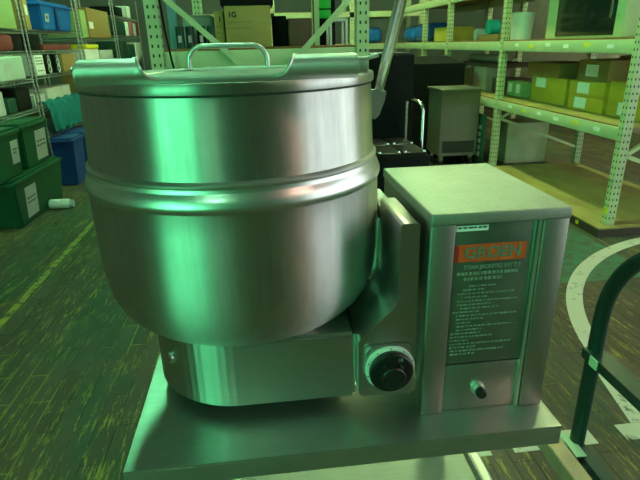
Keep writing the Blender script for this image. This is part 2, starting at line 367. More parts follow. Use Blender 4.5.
# butterfly pouring lip: a curved sheet with two raised wings and a lowered pouring edge between them
def lip():
    m = MB(); bm = m.bm
    prof = [(.690, -.0425), (.672, -.0415), (.658, -.0385), (.6505, -.0345), (.647, -.0295), (.6465, -.024), (.649, -.018), (.655, -.0135), (.664, -.011), (.676, -.0115)]
    # arclength
    L = [0]
    for a, b in zip(prof, prof[1:]): L.append(L[-1] + math.hypot(b[0] - a[0], b[1] - a[1]))
    def P(s):
        for i in range(len(L) - 1):
            if s <= L[i + 1] + 1e-9:
                t = (s - L[i]) / (L[i + 1] - L[i]); return (prof[i][0] + t * (prof[i + 1][0] - prof[i][0]), prof[i][1] + t * (prof[i + 1][1] - prof[i][1]))
        return prof[-1]
    x0, x1 = -.2125, .125; n = 150; nv = 16; full = L[-1]; low = .038
    def hgt(x):
        # wing outer corners rounded, inner edge swept down to the pouring edge
        e = min(x - x0, x1 - x); h = full
        if e < .022: h = full - .030 * (1 - math.sqrt(max(0, 1 - (1 - e / .022) ** 2)))
        a, b = -.143, .0455
        if a < x < b:
            d = min(x - a, b - x); w = .026
            t = 1 if d > w else 1 - math.sqrt(max(0, 1 - (d / w) ** 2)) if False else min(1, math.sqrt(max(0, 1 - (1 - d / w) ** 2)))
            h = full + (low - full) * t
        return h
    xs = [x0 + (x1 - x0) * k / n for k in range(n + 1)]
    for a in (-.143, .0455): xs += [a - .0002, a + .0002, a + .001, a - .001, a + .003, a - .003]
    xs = sorted(xs); rows = []
    for x in xs:
        h = hgt(x); row = []
        for j in range(nv + 1):
            y, zz = P(h * j / nv); row.append(bm.verts.new((x, y, z(zz))))
        rows.append(row)
    for A, B in zip(rows, rows[1:]):
        for j in range(nv): bm.faces.new((A[j], B[j], B[j + 1], A[j + 1]))
    edge = [tuple(r[-1].co) for x, r in zip(xs, rows) if -.150 < x < .0525]
    bmesh.ops.recalc_face_normals(bm, faces=bm.faces[:])
    bmesh.ops.solidify(bm, geom=bm.faces[:], thickness=.0036)
    return m, edge
lm, edge = lip(); lm.build('pouring_lip', 'lip', bowl, smooth=35)
pe = [edge[0]]
for q in edge[1:]:
    if (Vector(q) - Vector(pe[-1])).length > .0015: pe.append(q)
MB().tube(pe, .0019, 8).build('pouring_edge', 'white_metal', bowl)
m = MB().cyl((-.219, .664, z(-.021)), (-.207, .664, z(-.021)), .0025, 8)
m.build('lip_pin', 'chrome', bowl)
MB().cyl((.117, .664, z(-.026)), (.136, .664, z(-.026)), .0105, 16).cyl((.130, .664, z(-.0195)), (.151, .664, z(-.0145)), .0026, 8).build('lip_pin', 'white_metal', bowl)
# support yoke
def roundpoly(pts, rads, n=8):
    out = []
    for i, p in enumerate(pts):
        r = rads[i]
        if r <= 0: out.append(p); continue
        a = Vector(pts[i - 1]); b = Vector(p); c = Vector(pts[(i + 1) % len(pts)])
        u = (a - b).normalized(); v = (c - b).normalized(); ang = u.angle(v); d = r / math.tan(ang / 2)
        ctr = b + (u + v).normalized() * (r / math.sin(ang / 2)); s = b + u * d; e = b + v * d
        a0 = math.atan2(s.y - ctr.y, s.x - ctr.x); a1 = math.atan2(e.y - ctr.y, e.x - ctr.x)
        da = (a1 - a0 + PI) % (2 * PI) - PI
        out += [(ctr.x + r * math.cos(a0 + da * k / n), ctr.y + r * math.sin(a0 + da * k / n)) for k in range(n + 1)]
    return out
plan = roundpoly([(-.225, .745), (.138, .745), (.138, 1.115), (-.225, 1.115)], [.16, 0, 0, .16], 18)
bs = MB().prism(plan, z(-.596), z(-.462), 'Z', bev=.006, seg=3).build('support_base', 'base', kt, smooth=35)
a = math.radians(222); cx, cy = -.225 + .16, .745 + .16
bx_, by_ = cx + .16 * math.cos(a), cy + .16 * math.sin(a)
MB().tube([(bx_ + .004, by_ + .003, z(-.512)), (bx_ - .004, by_ - .003, z(-.512)), (bx_ - .007, by_ - .005, z(-.512))], [.011, .011, .005], 16).build('bolt', 'chrome', bs)
for x in (-.15, .05):
    for y in (.86, 1.03): MB().cyl((x, y, T), (x, y, z(-.592)), .03, 20).build('mounting_pad', 'rubber', bs)
arm = roundpoly([(.205, z(-.262)), (.235, z(-.262)), (.238, z(-.580)), (.139, z(-.577)), (.138, z(-.466)), (.204, z(-.402))], [.006, .006, .010, .010, .010, .03], 4)
ar = MB().prism(arm, .722, .865, 'Y', bev=.0).build('trunnion_arm', 'base', kt, smooth=35)
MB().box(.19, .21, .87, .99, z(-.44), z(-.30), .006).cyl((.185, .93, z(-.37)), (.25, .93, z(-.37)), .03, 24).box(.205, .236, .84, 1.0, z(-.45), z(-.28), .006).build('trunnion_bearing', 'base', ar)
kp = roundpoly([(.148, z(-.474)), (.231, z(-.474)), (.233, z(-.570)), (.160, z(-.570)), (.147, z(-.53))], [.012, .016, .016, .02, .02], 6)
MB().prism(kp, .714, .723, 'Y', bev=.003).build('knob_plate', 'base', ar, smooth=35)
KC = (.1905, .714, z(-.5165))
MB().lathe([(0, 0), (.0425, 0), (.0425, .004), (.041, .006), (0, .006)], KC, 48, 'Y').build('dial_ring', 'paper', ar)
m = MB()
for k in range(9):
    t = math.radians(20 + k * 35)
    m.bar((KC[0] + .0385 * math.cos(t), KC[1] - .0063, KC[2] + .0385 * math.sin(t)), (KC[0] + .0412 * math.cos(t), KC[1] - .0063, KC[2] + .0412 * math.sin(t)), .0012, .0012, up=(0, 1, 0))
m.build('dial_marks', 'blackp', ar)
kn = MB().lathe([(0, .006), (.0365, .006), (.0375, .009), (.0375, .016), (.035, .019), (.023, .020), (.021, .024), (.020, .032), (.018, .034), (0, .034)], KC, 48, 'Y').build('thermostat_knob', 'blackp', ar, smooth=30)
m = MB()
for k in range(12):
    t = 2 * PI * k / 12; m.cyl((KC[0] + .0205 * math.cos(t), KC[1] - .022, KC[2] + .0205 * math.sin(t)), (KC[0] + .0195 * math.cos(t), KC[1] - .032, KC[2] + .0195 * math.sin(t)), .003, 8)
m.build('knob_grip', 'blackp', ar)
for k, tx in enumerate(('1', '2', '3', '4', '5', '6', '7', '8', '9', '10')[-1:]):
    text_mesh(tx, .009, (KC[0] + .013, KC[1] - .0196, KC[2] + .026), 'textink', 'dial_number', ar)

# console
CX0, CX1, CY0, CY1, CZ1 = .2483, .4712, .707, 1.024, z(-.245)
cs = MB().box(CX0 + .001, CX1 - .001, CY0 + .014, CY1 - .003, T, CZ1 - .004).build('console_housing', 'console', kt)
MB().box(CX0 - .0015, CX1 + .0015, CY0 - .002, CY1, CZ1 - .019, CZ1, .003, 3).build('top_cover', 'cover', cs)
MB().box(CX0, CX0 + .0385, CY0, CY0 + .03, T + .0005, CZ1 - .019, .0015).build('side_flange', 'console', cs)
MB().box(CX1 - .041, CX1, CY0, CY0 + .03, T + .0005, CZ1 - .019, .0015).build('side_flange', 'console', cs)
px0, px1 = CX0 + .041, CX1 - .0445
MB().box(px0, px1 - .004, CY0 + .008, CY0 + .015, z(-.522), CZ1 - .019, .0008).build('instruction_panel', 'plate', cs)
MB().box(px0, px1 - .002, CY0 + .007, CY0 + .015, T + .0005, z(-.5245), .001).build('lower_panel', 'console', cs)
MB().box(CX1 - .0475, CX1 - .0425, CY0 + .003, CY0 + .015, T, CZ1 - .019).build('panel_trim', 'white_metal', cs)
py = CY0 + .0075
op = MB().box(px0 + .006, .4095, py - .0004, py + .001, z(-.3305), z(-.301)).build('brand_plate', 'orange', cs)
MB().box(px0 + .001, px0 + .008, py - .0005, py + .001, z(-.3305), z(-.302)).build('brand_plate_end', 'red', cs)
text_mesh('GROEN', .0275, ((px0 + .4095) / 2 + .0045, py - .0008, z(-.3158)), 'greyink', 'brand_lettering', cs, bold=.0007, sx=1.0)
MB().box(px0 + .001, px0 + .053, py - .0005, py + .001, z(-.278), z(-.269)).build('serial_tag', 'paper', cs)
m = MB(); rr = random.Random(3); dashes(px0 + .004, px0 + .050, z(-.2720), .0022, py - .0009, rr, m, .004, .010, .002); m.build('serial_print', 'blackp', cs)
text_mesh('STEAM JACKETED KETTLE', .0092, (px0 + .066, py - .0004, z(-.3405)), 'textink', 'heading_lettering', cs, sx=.9, bold=.00015)
m = MB()
for zz, a0, a1 in ((-.3515, .008, .112), (-.361, .02, .085)): dashes(px0 + a0, px0 + a1, z(zz), .0052, py, rr, m, .002, .006, .0018)
zz = -.374
for a0, a1 in ((.03, .075), (.02, .058), (.012, .11), (.018, .062), (.012, .115), (.012, .070), (.018, .085), (.006, .052), (.012, .12), (.012, .06), (.012, .04), (.014, .118), (.014, .06), (.004, .056), (.004, .078), (.004, .036), (.004, .112), (.004, .05), (.006, .1), (.006, .05)):
    dashes(px0 + a0, px0 + a1, z(zz), .0024, py, rr, m, .002, .007, .0022); zz -= .0068
m.build('instruction_print', 'textink', cs)
sc = (.351, CY0 + .007, z(-.575))
sw = MB().lathe([(0, 0), (.0125, 0), (.0125, .003), (.010, .004), (.010, .010), (.008, .011), (0, .011)], sc, 24, 'Y').build('reset_switch', 'white_metal', cs)
MB().lathe([(0, .010), (.0085, .010), (.009, .012), (.009, .021), (.007, .024), (0, .024)], sc, 24, 'Y').build('switch_boot', 'blackp', cs)

# tilt lever at the kettle's right shoulder
LV0 = Vector((.216, .945, 1.384)); LV1 = Vector((.1925, .66, 1.584)); 
d = LV1 - LV0
lv = MB().tube([LV0 + d * t for t in (0, .02, .5, 1.0)], [.0075, .0086, .0088, .0088], 18).build('tilt_lever', 'chrome', kt)
MB().prism([(.193, 1.392), (.227, 1.389), (.224, 1.372), (.214, 1.345), (.204, 1.338), (.193, 1.36)], .925, .952, 'Y', bev=.002).build('lever_bracket', 'white_metal', lv)

# lift-off lid with a wire loop handle
lid = thing('kettle_lid', (KX, KY + .02, z(-.05)), 'round steel lid with a wire loop handle lying in the kettle mouth', 'lid')
MB().lathe([(0, z(-.0425)), (.15, z(-.043)), (.153, z(-.0405)), (.157, z(-.0405)), (.160, z(-.043)), (.205, z(-.0425)), (.226, z(-.0435)), (.232, z(-.0405)), (.2345, z(-.0415)), (.2345, z(-.0455)), (.20, z(-.0475)), (0, z(-.0455))], (KX, KY, 0), 120).build('lid_disc', 'lidsteel', lid, smooth=30)
hy = 1.06; hp = []
def arc(c, r, a0, a1, n=8): return [(c[0] + r * math.cos(math.radians(a0 + (a1 - a0) * k / n)), c[1] + r * math.sin(math.radians(a0 + (a1 - a0) * k / n))) for k in range(n + 1)]
hx0, hx1, hb, ht = -.130, .020, z(-.040), z(.001)
for x, zz in [(hx0, hb)] + arc((hx0 + .028, ht - .028), .028, 180, 90) + arc((hx1 - .028, ht - .028), .028, 90, 0) + [(hx1, hb)]: hp.append((x, hy, zz))
MB().tube(hp, .0048, 12).build('lid_handle', 'white_metal', lid)

# ------------------------------------------------------------------ racks
def upright(parent, x, y, h, w=.062, face='-x', d=.07):
    # perforated C-post; front face looks to -x or -y
    m = MB().box(x - d / 2, x + d / 2, y - w / 2, y + w / 2, 0, h).mat('hole'); zz = .12
    while zz < h - .05:
        for s in (-1, 1):
            if face == '-x':
                m.box(x - d / 2 - .001, x - d / 2 + .001, y + s * .016 - .005, y + s * .016 + .005, zz, zz + .017)
                m.box(x + s * .016 - .005, x + s * .016 + .005, y - w / 2 - .001, y - w / 2 + .001, zz, zz + .017)
            else:
                m.box(x + s * .016 - .005, x + s * .016 + .005, y - w / 2 - .001, y - w / 2 + .001, zz, zz + .017)
                m.box(x + d / 2 - .001, x + d / 2 + .001, y + s * .016 - .005, y + s * .016 + .005, zz, zz + .017)
        zz += .05
    p = m.build('post', 'rack', parent)
    MB().box(x - .055, x + .055, y - .05, y + .05, .0, .006).build('foot_plate', 'rack', p)
    return p
RX0, RX1 = 2.70, 3.75
PY = [3.56, 5.70, 7.42, 8.55, 10.4]
rk = thing('pallet_rack', (3.2, 7.0, 0), 'long cream painted pallet rack along the right side with board decks', 'rack')
for y in PY:
    for x in (RX0, RX1): upright(rk, x, y, 2.9)
    for zz0, zz1 in ((.25, .62), (.62, 1.2)):
        MB().bar((RX0 + .035, y, zz1 if zz0 < .5 else zz0), (RX1 - .035, y, zz0 if zz0 < .5 else zz1), .03, .03).build('brace', 'rack', rk)
for i, (a, b) in enumerate(zip(PY, PY[1:])):
    for zt in (.84, 1.46, 2.05):
        for x in (RX0, RX1):
            bmx = MB().box(x - .03, x + .02, a + .035, b - .035, zt - .11, zt - .012, .004).build('beam', 'rack', rk)
            if x == RX0 and i == 0 and zt < 2:
                for k in range(6):
                    MB().box(x - .0315, x - .029, a + .25 + k * .3, a + .33 + k * .3, zt - .075 + .012 * (k % 2), zt - .045 + .012 * (k % 2)).build('shelf_tag', 'yellow' if k % 3 == 1 else 'paper', bmx)
        MB().box(RX0 - .015, RX1 + .02, a - .02, b + .02 - .042, zt - .012, zt).build('deck', 'deck', rk)
        MB().box(RX0 - .017, RX0 - .0155, a + .035, b - .04, zt - .012, zt - .001).build('deck_edge', 'deckedge', rk)
# floor-level boards the near bay stands round
MB().box(2.56, 2.655, 3.46, 5.75, 0, .065).box(2.655, 3.70, 3.46, 3.515, 0, .065).build('bottom_frame', 'basewood', rk)
MB().box(2.745, 3.70, 3.61, 5.64, .02, .076).box(2.56, 2.655, 3.46, 5.75, .065, .076).box(2.655, 3.70, 3.46, 3.515, .065, .076).box(2.655, 2.745, 3.61, 5.645, .06, .076).build('bottom_deck', 'deck', rk)
MB().box(2.558, 2.561, 3.72, 3.76, .02, .05).build('floor_sticker', 'yellow', rk)
MB().box(RX0 - .0362, RX0 - .0352, 3.535, 3.585, .16, .21).build('post_sticker', 'yellow', rk)

# the rack that stands behind the kettle, end frame towards the viewer
ck = thing('pallet_rack', (.04, 4.4, 0), 'cream pallet rack right behind the kettle, V braced end frame facing', 'rack')
for x in (-.555, .615):
    for y in (3.14, 5.6): upright(ck, x, y, 2.9, face='-y')
for zt in (.45, 1.46, 2.25):
    for y in (3.155, 5.58): MB().box(-.52, .58, y - .025, y + .025, zt - .10, zt - .012, .004).build('beam', 'rack', ck)
    for x in (-.555, .615): MB().box(x - .025, x + .025, 3.18, 5.56, zt - .10, zt - .012, .004).build('beam', 'rack', ck)
    MB().box(-.585, .645, 3.18, 5.55, zt - .012, zt).build('deck', 'deckedge', ck)
MB().bar((-.53, 3.112, 1.77), (.02, 3.112, 1.27), .03, .012, up=(0, 1, 0)).build('brace', 'rack', ck)
MB().bar((.60, 3.112, 1.76), (.06, 3.112, 1.235), .032, .012, up=(0, 1, 0)).build('brace', 'rack', ck)
# back rack across the far end
bk = thing('pallet_rack', (.7, 11.2, 0), 'cream pallet rack across the far end of the hall behind the others', 'rack')
for x in (-1.1, .35, 1.90, 3.3):
    for y in (10.75, 11.7): upright(bk, x, y, 3.0, face='-y', w=.09, d=.09)
for zt in (.5, 1.46, 2.05):
    for y in (10.73, 11.7): MB().box(-1.05, 3.25, y - .025, y + .025, zt - .11, zt - .012).build('beam', 'rack', bk)
    MB().box(-1.1, 3.3, 10.77, 11.68, zt - .012, zt).build('deck', 'deck', bk)

# ------------------------------------------------------------------ boxes
def carton(x0, x1, y0, y1, z0, mat, label, h=None, z1=None, name='carton', cat='box', group=None, tape='y', lab=None, labx=None):
    z1 = z1 if z1 is not None else z0 + h
    t = thing(name, ((x0 + x1) / 2, (y0 + y1) / 2, z0), label, cat, group)
    MB().box(x0, x1, y0, y1, z0, z1 - .004, .003).build('box_body', mat, t)
    m = MB(); mx = (x0 + x1) / 2; my = (y0 + y1) / 2
    if tape == 'y': m.box(x0, mx - .001, y0, y1, z1 - .004, z1).box(mx + .001, x1, y0, y1, z1 - .004, z1)
    else: m.box(x0, x1, y0, my - .001, z1 - .004, z1).box(x0, x1, my + .001, y1, z1 - .004, z1)
    m.build('flaps', mat, t)
    if lab:
        f, a0, a1, b0, b1 = lab
        if f == '-x': q = MB().box(x0 - .0012, x0 + .001, a0, a1, b0, b1)
        elif f == '+x': q = MB().box(x1 - .001, x1 + .0012, a0, a1, b0, b1)
        else: q = MB().box(a0, a1, y0 - .0012, y0 + .001, b0, b1)
        q.build('paper_label', 'paper', t)
    return t
g = 'cartons on the middle deck of the right rack'
Z = .841
carton(2.98, 3.45, 4.86, 5.52, Z, 'cardy', 'large ochre carton with a white label under a flat dark box', z1=1.09, group=g, lab=('-x', 5.24, 5.44, .985, 1.078))
carton(2.98, 3.40, 5.02, 5.66, 1.091, 'card2', 'flat brown box lying on the large ochre carton', z1=1.23, group=g)
carton(2.93, 3.42, 4.20, 4.72, Z, 'cardy', 'lower ochre carton of a stack of three, white label on its side', z1=.965, group=g, lab=('-x', 4.44, 4.62, .86, .955))
carton(2.93, 3.42, 4.20, 4.73, .966, 'cardy', 'middle ochre carton of a stack of three, white label on its side', z1=1.10, group=g, lab=('-x', 4.42, 4.6, .99, 1.085))
carton(2.95, 3.42, 4.22, 4.66, 1.101, 'card2', 'top brown carton of a stack of three, grey label on its side', z1=1.28, group=g, lab=('-x', 4.36, 4.54, 1.14, 1.24))
carton(2.95, 3.42, 3.72, 4.17, Z, 'cardy', 'tall ochre carton next to the near post of the right rack', z1=1.12, group=g, lab=('-x', 3.95, 4.03, .86, .96))
carton(3.42+.02, 3.70, 3.8, 4.8, Z, 'card2', 'brown carton standing at the back of the deck behind the stacked cartons', z1=1.30, group=g)
for y0, lb in ((5.95, 'left of two small white labelled packets beside the ochre carton'), (5.755, 'right of two small white labelled packets beside the ochre carton')):
    t = thing('packet', (3.05, y0 + .08, Z), lb, 'packet', 'small packets')
    MB().box(2.98, 3.14, y0, y0 + .16, Z, 1.00, .008).build('pack_body', 'cardl', t); MB().box(2.9785, 2.981, y0 + .03, y0 + .12, .88, .98).build('paper_label', 'paper', t)
# middle deck further back
carton(2.88, 3.2, 6.50, 6.90, Z, 'cardp', 'pinkish carton standing upright on the deck left of the second post', z1=1.14)
carton(2.95, 3.3, 6.14, 6.46, Z, 'cardd', 'dark brown carton beside the pinkish carton', z1=1.02)
carton(2.95, 3.35, 6.95, 7.35, Z, 'cardd', 'dark brown carton left of the pinkish carton', z1=1.10)
t = tag(MB().tube([(3.0, 6.3, 1.245), (3.0, 7.3, 1.245)], .05, 16).build('rolled_mat', 'grey'), 'pale grey rolled mat lying on two dark cartons', 'mat')
tag(MB().box(2.9, 3.35, 6.2, 7.36, 1.142, 1.194).build('board', 'cardd'), 'dark board lying across the cartons left of the second post', 'board')
t = thing('tote', (3.0, 7.95, Z), 'clear tote with yellow contents on the middle deck far back', 'tote')
MB().box(2.80, 3.2, 7.6, 8.3, Z, Z + .16, .01).build('tote_body', 'yel2', t); MB().box(2.78, 3.22, 7.58, 8.32, Z + .16, Z + .18, .006).build('tote_lid', 'grey', t)
carton(2.85, 3.2, 8.7, 9.2, Z, 'yel2', 'mustard carton at the far end of the middle deck', z1=1.0)
# top deck
Z = 1.461
t = thing('oven_cabinet', (3.1, 4.5, Z), 'grey cabinet with a dark glass door on the top deck of the right rack', 'cabinet')
MB().box(2.86, 3.45, 4.02, 5.16, Z, 2.0, .01).build('cabinet_body', 'rack', t)
MB().box(2.85, 2.862, 4.12, 4.97, Z + .02, 1.80, .004).build('glass_door', 'glass', t)
MB().box(2.835, 2.85, 4.15, 4.17, Z + .15, 1.76, .004).build('door_handle', 'chrome', t)
t = thing('bucket', (2.93, 5.80, Z), 'white plastic bucket on the top deck beside the second post', 'bucket')
MB().lathe([(0, 0), (.105, 0), (.122, .24), (.127, .24), (.127, .26), (.117, .26), (.10, .01), (0, .01)], (2.93, 5.80, Z), 32).build('bucket_body', 'paper', t)
MB().lathe([(0, .26), (.13, .26), (.13, .275), (0, .28)], (2.93, 5.80, Z), 32).build('bucket_lid', 'paper', t)
carton(2.88, 3.3, 6.30, 6.85, Z, 'card2', 'brown box under the turquoise roll on the top deck', z1=1.53)
tag(MB().cyl((2.89, 6.60, 1.616), (3.02, 6.60, 1.616), .085, 24).build('foam_roll', 'turq'), 'turquoise foam roll lying on a brown box on the top deck', 'roll')
tag(MB().cyl((2.9, 7.0, 1.535), (3.06, 7.0, 1.535), .073, 24).build('foam_roll', 'grey'), 'pale grey foam roll on the top deck beside the third post', 'roll')
t = carton(2.82, 3.2, 7.78, 8.45, Z, 'yel2', 'wide mustard carton on the top deck left of the third post', z1=1.66, tape='x')
for k, (y0, y1, zt, lb) in enumerate([(8.75, 9.45, 1.75, 'nearest of the blue sacks'), (9.5, 10.2, 1.72, 'middle of the blue sacks')]):
    tag(MB().box(2.78, 3.25, y0, y1, Z, zt, .1, 4).build('sack', 'blue'), lb + ' on the far end of the top deck', 'sack', 'blue sacks')
tag(MB().box(1.95, 2.55, 10.85, 11.3, 1.461, 1.75, .1, 4).build('sack', 'blue'), 'blue sack on the far cross rack beside the chrome lever', 'sack', 'blue sacks')
carton(.55, 1.6, 10.85, 11.4, 1.461, 'cardd', 'wide dark carton on the far cross rack', z1=1.75)
# platform level
tag(MB().box(3.02, 3.56, 6.05, 6.45, 0, .50, .01).build('white_chest', 'chest'), 'pale chest standing on the floor just behind the second rack post', 'chest')

# steel floor cabinet, black bin and sign
t = thing('steel_cart', (2.3, 6.0, 0), 'dull steel box cart on casters in front of the right rack', 'cart')
MB().prism([(2.11, .16), (2.58, .16), (2.58, .92), (2.11, .92)], 5.92, 6.4, 'Y', bev=.006).build('cart_body', 'cartsteel', t)
MB().box(2.15, 2.54, 5.912, 5.921, .20, .34).build('slot', 'hole', t)
MB().box(2.09, 2.60, 5.90, 6.42, .92, .945, .004).build('cart_top', 'cartsteel', t)
for x in (2.16, 2.53):
    for y in (5.99, 6.33):
        c = MB().box(x - .02, x + .02, y - .02, y + .02, .09, .16).build('caster', 'chrome', t)
        MB().cyl((x - .015, y, .05), (x + .015, y, .05), .05, 18).build('caster_wheel', 'rubber', c)
t = thing('black_bin', (2.2, 6.9, 0), 'black open bin with a slanting top behind the steel cart', 'bin')
MB().prism([(6.55, 0), (7.2, 0), (7.2, 1.28), (6.55, 1.20)], 1.95, 2.62, 'X', bev=.01).build('bin_body', 'blackm', t)
tag(MB().box(2.625, 2.655, 5.86, 6.40, 0, .64, .004).build('sign_board', 'dgreen'), 'dark green board with pale lettering leaning by the rack foot', 'sign')
sgn = bpy.data.objects['sign_board']
m = MB()
for k in range(5): m.box(2.621, 2.6255, 5.93 + .01 * (k % 2), 6.03 + .02 * (k % 3), .14 + k * .08, .19 + k * .08)
m.build('lettering', 'grey', sgn)

# black case stack with chrome handle, tall black cabinet
t = thing('tall_cabinet', (1.06, 4.55, 0), 'tall matt black cabinet behind the black case and console', 'cabinet')
MB().box(.86, 1.275, 4.28, 4.85, .03, 1.37, .008).build('cabinet_body', 'blackm', t)
MB().box(.87, 1.265, 4.29, 4.84, 1.37, 1.385, .004).build('cabinet_top', 'blackp', t)
for x in (.90, 1.235):
    for y in (4.33, 4.8): MB().cyl((x, y, 0), (x, y, .03), .02, 12).build('foot', 'rubber', t)
t = thing('black_case', (1.03, 3.9, 0), 'low black case with a divided top, corner fittings and chrome push handle', 'case')
MB().box(.80, 1.20, 3.55, 4.22, .06, .70, .006).build('case_body', 'blackm', t)
for i in range(2):
    for j in range(2):
        x = .815 + i * .19; y = 3.565 + j * .33
        MB().box(x, x + .18, y, y + .31, .70, .722, .012, 3).build('lid_panel', 'blackp', t)
        MB().lathe([(0, 0), (.014, 0), (.012, .01), (0, .013)], (x + .02, y + .02, .722), 12).build('corner_fitting', 'chrome', t)
        MB().lathe([(0, 0), (.014, 0), (.012, .01), (0, .013)], (x + .16, y + .02, .722), 12).build('corner_fitting', 'chrome', t)
for x in (.84, 1.16):
    for y in (3.6, 4.17): MB().cyl((x - .015, y, .03), (x + .015, y, .03), .03, 14).build('caster_wheel', 'rubber', t)
hp = [(1.225, 3.95, .62), (1.225, 3.95, .98)] + [(1.225 - .07 + .07 * math.cos(a), 3.95, .98 + .07 * math.sin(a)) for a in [k * PI / 16 for k in range(1, 9)]] + [(1.10, 3.95, 1.05)]
hp = [(1.27, 3.98, .62), (1.27, 3.98, .96), (1.262, 4.00, 1.0), (1.245, 4.03, 1.025), (1.22, 4.07, 1.035), (1.20, 4.12, 1.035), (1.20, 4.2, 1.02), (1.2, 4.21, .70)]
MB().tube(hp, .014, 12).box(1.195, 1.275, 3.96, 4.0, .60, .64).build('push_handle', 'chrome', t)

# ------------------------------------------------------------------ goods on the rack behind the kettle
Z = 1.461
def oneg(x0, x1, y0, y1, z1, txt, label, lx):
    t = carton(x0, x1, y0, y1, Z, 'card', label, z1=z1)
    text_mesh(txt, .042, (lx, y0 - .0012, z1 - .05), 'blackp', 'carton_lettering', t, bold=.0015)
    m = MB(); r5 = random.Random(5)
    for q in (.09, .125): dashes(x0 + .012, min(x1 - .01, x0 + .15), z1 - q, .006, y0 - .0006, r5, m, .006, .02, .003)
    m.build('carton_print', 'card2', t)
oneg(-.178, .10, 3.40, 3.75, 1.695, '1G', 'tan carton marked 1G on the rack behind the kettle', -.132)
oneg(-.245, -.19, 3.43, 3.75, 1.672, '1', 'narrow tan carton end left of the carton marked 1G', -.21)
tag(MB().box(-.20, .12, 3.42, 3.74, 1.696, 1.78, .008).build('crate', 'blackm'), 'black crate lying on the carton marked 1G', 'crate')
carton(.21, .35, 3.40, 3.7, Z, 'cardd', 'small dark brown box right of the carton marked 1G', z1=1.62)
tag(MB().box(.115, .20, 3.5, 3.8, Z, 1.64, .006).build('case', 'blackm'), 'black case between the two cartons behind the kettle', 'case')
tag(MB().box(.37, .40, 3.42, 3.46, Z, 2.14).build('pole', 'rack'), 'slim grey pole standing between the dark brown box and picture frame', 'pole')
t = thing('drawer_unit', (.47, 3.75, Z), 'dark drawer unit with a bright green drawer above the small frame', 'drawer unit')
MB().box(.41, .53, 3.62, 3.9, Z, 1.80, .004).build('unit_body', 'blackm', t)
for zz in (1.625, 1.685): MB().box(.422, .50, 3.612, 3.621, zz, zz + .052, .003).build('drawer', 'lime', t)
t = thing('small_frame', (.51, 3.40, Z), 'small open grey metal frame at the rack\'s right corner', 'frame')
m = MB()
for x in (.465, .565): m.box(x - .007, x + .007, 3.38, 3.394, Z, 1.615).box(x - .007, x + .007, 3.53, 3.544, Z, 1.615)
m.box(.458, .572, 3.38, 3.394, 1.60, 1.615).box(.458, .572, 3.53, 3.544, 1.6, 1.615).box(.458, .472, 3.38, 3.544, 1.6, 1.615).box(.558, .572, 3.38, 3.544, 1.6, 1.615)
m.build('frame_bars', 'grey', t)
for k, (x, mt) in enumerate([(-.46, 'dgreen'), (-.40, 'dgreen'), (-.33, 'blackm'), (-.27, 'dgreen')]):
    t = thing('paint_can', (x, 3.45, Z), ['leftmost dark green can on the rack behind the kettle lid', 'second dark green can from the left behind the kettle lid', 'black can with a white label behind the kettle lid', 'dark green can beside the narrow tan carton'][k], 'can', 'cans on the rack behind the kettle')
    MB().lathe([(0, 0), (.026, 0), (.027, .004), (.026, .008), (.026, .118), (.027, .122), (.025, .127), (0, .125)], (x, 3.45, Z), 24).build('can_body', mt, t)
    MB().box(x - .010, x + .010, 3.4225, 3.4255, Z + .035, Z + .075).build('can_label', 'grey', t)
tag(MB().box(-.46, -.26, 3.60, 3.90, Z, 1.66, .03, 3).build('plastic_bag', 'grey'), 'pale grey plastic bag behind the cans', 'bag')
tag(MB().box(-.545, -.49, 3.60, 3.64, Z, 2.13, .004).build('sheet_roll', 'skyblue'), 'pale blue sheet standing by the rack\'s left post', 'sheet')
pts = [(-.500, 3.125, 2.5), (-.512, 3.095, 2.1), (-.505, 3.09, 1.8), (-.49, 3.09, 1.55), (-.47, 3.09, 1.38), (-.44, 3.09, 1.25), (-.46, 3.09, 1.1), (-.50, 3.1, 1.0)]
tag(MB().tube(pts, .006, 8).build('cable', 'blackm'), 'black cable hanging down beside the rack\'s left post', 'cable')

# ------------------------------------------------------------------ wire shelving on the left
WX0, WX1 = -2.87, -2.35
def wire_unit(y0, y1, levels, label, dens=.06):
    t = thing('wire_shelving', ((WX0 + WX1) / 2, (y0 + y1) / 2, 0), label, 'shelving', 'wire shelving units')
    for x in (WX0, WX1):
        for y in (y0, y1):
            m = MB().cyl((x, y, 0), (x, y, 2.35), .0105, 10).mat('hole'); zz = .1
            while zz < 2.3: m.cyl((x, y, zz), (x, y, zz + .004), .0116, 10); zz += .05
            m.build('post', 'wire', t)
    for lv_ in levels:
        m = MB()
        for y in (y0, y1):
            for dz in (0, -.03): m.cyl((WX0, y, lv_ + dz), (WX1, y, lv_ + dz), .004, 6)
        for x in (WX0, WX1):
            for dz in (0, -.03): m.cyl((x, y0, lv_ + dz), (x, y1, lv_ + dz), .004, 6)
            n = int((y1 - y0) / .08)
            pts = [(x, y0 + (y1 - y0) * k / (2 * n), lv_ - (.03 if k % 2 else 0)) for k in range(2 * n + 1)]
            m.tube(pts, .0025, 5)
        k = y0 + .04
        while k < y1: m.cyl((WX0, k, lv_ + .002), (WX1, k, lv_ + .002), .0022, 5); k += .035
        m.build('wire_shelf', 'wire', t)
wire_unit(4.12, 5.90, (.90, 1.20, 1.47, 1.67), 'nearest wire shelving unit on the left above the green totes')
wire_unit(5.99, 7.60, (.60, .88, 1.22, 1.47, 1.68), 'second wire shelving unit from the left edge holding the blue tote')
wire_unit(7.75, 9.55, (.5, .9, 1.32, 1.63), 'third wire shelving unit holding the big brown carton')
wire_unit(9.70, 11.6, (.5, .9, 1.30, 1.69, 2.0), 'farthest wire shelving unit holding dark cases and binders')
e = .005
